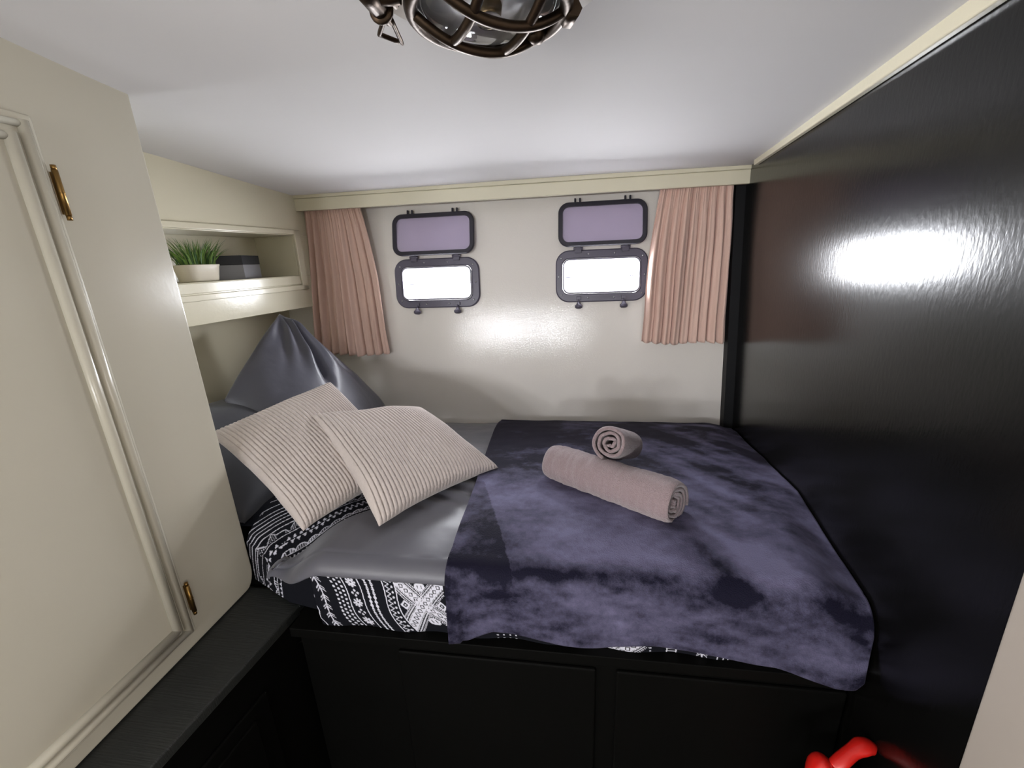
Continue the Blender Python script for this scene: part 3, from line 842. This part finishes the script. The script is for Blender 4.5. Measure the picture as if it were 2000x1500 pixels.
# ------------------------------------------------------------------ things in the niche
t = thing('potted_grass', 'artificial grass tuft in an oval cream pot, on the shelf niche', 'plant', S(ya(-.485, -1.145), -1.145, zN0))
c0 = S(ya(-.485, -1.145), -1.145, zN0)
bm = bmesh.new(); loops = []
for k_, (sx, h_) in enumerate(((.78, 0), (.84, .003), (.96, .045), (1.0, .052), (.97, .053), (.93, .050), (.90, .040))):
    loops.append([c0 + SD * (px * sx) + SN * (py * sx) + Vector((0, 0, h_)) for px, py in rrect(.135, .085, .036, 6)])
vs = ringloop(bm, loops, close=False); bm.faces.new(vs[0][::-1]); bm.faces.new(vs[-1])
obj('pot', bm, M['pot'], t, smooth=True, auto=.9)
rnd = random.Random(5)
bm = bmesh.new()
for i in range(230):
    bx_, by_ = rnd.uniform(-.05, .05), rnd.uniform(-.028, .028)
    p0 = c0 + SD * bx_ + SN * by_ + Vector((0, 0, .038))
    hgt = rnd.uniform(.068, .112); lean = SD * (bx_ * rnd.uniform(.6, 1.6) + rnd.uniform(-.02, .02)) + SN * (by_ * rnd.uniform(.3, 1.3) + rnd.uniform(-.012, .012))
    wv = (SD * math.cos(rnd.uniform(0, 3)) + SN * math.sin(rnd.uniform(0, 3))).normalized() * rnd.uniform(.0014, .0024)
    mi = rnd.choice((0, 0, 1)); prev = None
    for k in range(6):
        s_ = k / 5; c_ = p0 + Vector((0, 0, hgt * (s_ - .12 * s_ * s_))) + lean * (s_ * s_ * 1.1); ww = wv * (1 - s_ ** 2 * .95)
        a_, b_ = bm.verts.new(c_ - ww), bm.verts.new(c_ + ww)
        if prev: f = bm.faces.new((prev[0], prev[1], b_, a_)); f.material_index = mi; f.smooth = True
        prev = (a_, b_)
obj('grass', bm, [M['leaf'], M['leafdark']], t)['kind'] = 'stuff'

t = thing('card_box', 'small grey box with a black lid beside the potted grass in the niche', 'box', S(ya(-.30, -1.15), -1.15, zN0))
def P2(y, c, z): return S(ya(y, c), c, z)
q = [(-.335, -1.118), (-.205, -1.168), (-.255, -1.240), (-.40, -1.195)]
def prism(bm, pts, z0, z1, gro=0):
    cy_ = sum(p[0] for p in pts) / len(pts); cc_ = sum(p[1] for p in pts) / len(pts)
    pts = [(cy_ + (p[0] - cy_) * (1 + gro), cc_ + (p[1] - cc_) * (1 + gro)) for p in pts]
    lo = [bm.verts.new(P2(y, c, z0)) for y, c in pts]; hi = [bm.verts.new(P2(y, c, z1)) for y, c in pts]
    bm.faces.new(lo[::-1]); bm.faces.new(hi)
    for k in range(len(pts)): bm.faces.new((lo[k], lo[(k + 1) % len(pts)], hi[(k + 1) % len(pts)], hi[k]))
bm = bmesh.new(); prism(bm, q, zN0, .016); obj('body', bm, M['boxgrey'], t, bevel=.001)
bm = bmesh.new(); prism(bm, q, .0165, .048, .02); obj('lid', bm, M['boxdark'], t, bevel=.001)['label'] = 'black lid'

# ------------------------------------------------------------------ ship's bulkhead lamp on the ceiling
LX, LY = -.093, -1.182
LZ = ceils(LX, LY) + .004
t = thing('bulkhead_lamp', "round ship's lamp with a dark bronze cage over a glass dome, on the ceiling", 'ceiling lamp', V(LX, LY, LZ))
c = V(LX, LY, LZ); DN = Vector((0, 0, -1))
bm = bmesh.new(); lathe(bm, [(0, -.006), (.148, -.006), (.150, .005), (.144, .011), (.100, .014), (.098, .030), (.090, .036), (.083, .034)], c, DN, 64)
obj('base_plate', bm, M['white'], t)['label'] = 'cream painted base plate'
bm = bmesh.new(); lathe(bm, [(.083, .036), (.076, .022), (.056, .008), (.030, .005), (0, .005)], c, DN, 48)
obj('reflector', bm, M['alu'], t)
bm = bmesh.new()
R0 = .078
prof = [(R0, .030)] + [(R0 * math.cos(a * PI / 2 / 10) ** .75, .036 + .028 * math.sin(a * PI / 2 / 10)) for a in range(1, 10)] + [(0, .064)]
prof2 = [(max(0, r - .003) if r else 0, h - .003) for r, h in prof][::-1]
lathe(bm, prof + prof2[0:], c, DN, 56)
obj('glass_dome', bm, M['glass'], t)
bm = bmesh.new()
lathe(bm, [(0, .0), (.006, .002), (.012, .010), (.015, .020), (.013, .030), (.007, .036), (0, .037)], c + DN * .020, DN, 24)
bl = obj('bulb', bm, M['glass'], t)
ROOTLOC[bl.name] = ROOTLOC[t.name]
bm = bmesh.new(); lathe(bm, [(.012, -.02), (.012, .008), (.008, .012), (0, .012)], c + DN * .010, DN, 20)
obj('bulb_cap', bm, M['filament'], bl)
# cage: clamp ring and crossed bars
ZR = .047
bm = bmesh.new()
n = 72; tube(bm, [c + Vector((.087 * math.cos(2 * PI * k / n), .087 * math.sin(2 * PI * k / n), -ZR)) for k in range(n)], .0078, 12, closed=True)
obj('clamp_ring', bm, M['bronze'], t)
ROT = math.radians(34)
def rotp(x, y): return (x * math.cos(ROT) - y * math.sin(ROT), x * math.sin(ROT) + y * math.cos(ROT))
for ax_ in (0, 1):
    for off in (-.033, .033):
        pts = []
        half = math.sqrt(.087 ** 2 - off ** 2)
        for k in range(25):
            s_ = -1 + 2 * k / 24; h_ = ZR + .027 * (1 - abs(s_) ** 2.2)
            x_, y_ = (s_ * half, off) if ax_ == 0 else (off, s_ * half)
            x_, y_ = rotp(x_, y_); pts.append(c + Vector((x_, y_, -h_ + (.002 if ax_ else 0))))
        bm = bmesh.new(); tube(bm, pts, .0055, 10); obj('cage_bar', bm, M['bronze'], t)
# lugs under the far rim
for ang in (122, 90, 60):
    a = math.radians(ang); d = Vector((math.cos(a), math.sin(a), 0)); p = c + d * .096 + DN * .034
    bm = bmesh.new(); tube(bm, [p - Vector((0, 0, .012)), p + Vector((0, 0, .016))], .009, 12); obj('lug', bm, M['bronze'], t)
for ang in (-20, 35, 150):
    a = math.radians(ang); bm = bmesh.new(); lathe(bm, [(.0065, .012), (.006, .017), (.003, .0185), (0, .0185)], c + Vector((math.cos(a), math.sin(a), 0)) * .116, DN, 14)
    obj('screw', bm, M['bronze'], t)
# swing bolt with loop handle at the left
Q = lambda x, y, z: c + Vector((x, y, -z))
bm = bmesh.new()
tube(bm, [Q(-.086, -.050, .048), Q(-.116, -.052, .048)], .008, 12)
tube(bm, [Q(-.116, -.085, .050), Q(-.114, -.038, .050)], .0105, 14)
lathe(bm, [(0, 0), (.013, 0), (.014, .003), (.013, .006), (0, .006)], Q(-.114, -.036, .050), Vector((0, 1, 0)), 16)
tube(bm, [Q(-.114, -.036, .050), Q(-.113, -.014, .052)], [.007, .0055], 12)
tube(bm, [Q(-.098, -.085, .046), Q(-.098, -.030, .046)], .004, 10)
lt = obj('latch_bolt', bm, M['bronze'], t); ROOTLOC[lt.name] = ROOTLOC[t.name]
bm = bmesh.new(); loop = []
pts = [Q(-.117, -.020, .053), Q(-.134, .004, .055), Q(-.116, .030, .055), Q(-.109, -.018, .053)]
for k in range(4):
    for j in range(6): loop.append(pts[k].lerp(pts[(k + 1) % 4], j / 6))
tube(bm, loop, .0028, 8, closed=True)
obj('loop_handle', bm, M['bronze'], lt)
# hinge at the right
bm = bmesh.new()
tube(bm, [Q(.096, .012, .048), Q(.086, .034, .050)], .0095, 6)
tube(bm, [Q(.090, .028, .050), Q(.060, .056, .048)], .0036, 10)
lathe(bm, [(0, 0), (.011, 0), (.012, .006), (.010, .016), (0, .016)], Q(.052, .060, .050), Vector((-.5, -.8, 0)), 18)
obj('hinge', bm, M['bronze'], t)
bm = bmesh.new(); box(bm, .078, .112, -.05, -.030, -.046, -.010, lambda x, y, z: c + Vector((x, y, z))); tube(bm, [Q(.095, -.06, .040), Q(.095, -.02, .040)], .007, 10)
obj('hinge', bm, M['bronze'], t, bevel=.002)

# ------------------------------------------------------------------ fire extinguisher low at the right
EX = Vector((.446, -1.205, -.86)); 
t = thing('fire_extinguisher', 'small red fire extinguisher hanging at the foot of the black wall', 'fire extinguisher', V(EX.x, EX.y, -1.22))
e0 = V(EX.x, EX.y, -1.22)
bm = bmesh.new(); lathe(bm, [(0, 0), (.034, 0), (.040, .006), (.041, .02), (.041, .24), (.036, .262), (.020, .278), (.012, .284), (0, .284)], e0, Vector((0, 0, 1)), 40)
obj('cylinder', bm, M['red'], t)
bm = bmesh.new(); lathe(bm, [(.014, .27), (.016, .285), (.016, .325), (.010, .345), (0, .346)], e0, Vector((0, 0, 1)), 20)
box(bm, EX.x - .012, EX.x + .035, EX.y - .010, EX.y + .010, -.905, -.870)
obj('valve', bm, M['blackplastic'], t)
def paddle(pts, wds, th):
    P_ = []; W_ = []
    for i in range(len(pts) - 1):
        p0, p1, p2, p3 = pts[max(i - 1, 0)], pts[i], pts[i + 1], pts[min(i + 2, len(pts) - 1)]
        for j in range(5):
            t_ = j / 5
            P_.append(.5 * ((2 * p1) + (p2 - p0) * t_ + (2 * p0 - 5 * p1 + 4 * p2 - p3) * t_ ** 2 + (3 * p1 - p0 - 3 * p2 + p3) * t_ ** 3))
            W_.append(wds[i] + (wds[i + 1] - wds[i]) * sm(t_))
    bm = bmesh.new(); tube(bm, P_ + [pts[-1]], W_ + [wds[-1]], 20, ry=th); return bm
ctr = [(-.034, .006, -.930), (-.038, .008, -.900), (-.036, .010, -.874), (-.028, .012, -.862), (-.019, .012, -.868), (-.014, .010, -.890)]
bm = paddle([V(EX.x + x, EX.y + y, z + .028) for x, y, z in ctr], [.014, .017, .019, .017, .013, .009], .010)
obj('carry_grip', bm, M['red'], t, smooth=True)['label'] = 'curved red grip'
ctr = [(-.012, .008, -.862), (.002, .012, -.852), (.020, .020, -.842), (.038, .026, -.835), (.050, .028, -.836), (.056, .028, -.840)]
bm = paddle([V(EX.x + x, EX.y + y, z + .028) for x, y, z in ctr], [.010, .012, .0115, .0145, .013, .006], .009)
obj('lever', bm, M['red'], t, smooth=True)['label'] = 'red squeeze lever'
bm = bmesh.new(); cc = V(EX.x + .030, EX.y - .008, -.838)
tube(bm, [cc + Vector((.010 * math.cos(a * PI / 12), .004 * math.cos(a * PI / 12), .017 * math.sin(a * PI / 12))) for a in range(24)], .0014, 6, closed=True)
obj('pin_ring', bm, M['chrome'], t)['label'] = 'steel safety pin ring'
bm = bmesh.new(); tube(bm, [e0 + Vector((.0425 * math.cos(a * PI / 16), .0425 * math.sin(a * PI / 16), .15)) for a in range(32)], .002, 6, closed=True, ry=.010)
box(bm, EX.x + .035, EX.x + .062, EX.y - .012, EX.y + .012, -1.12, -1.02)
obj('wall_bracket', bm, M['blackplastic'], t)
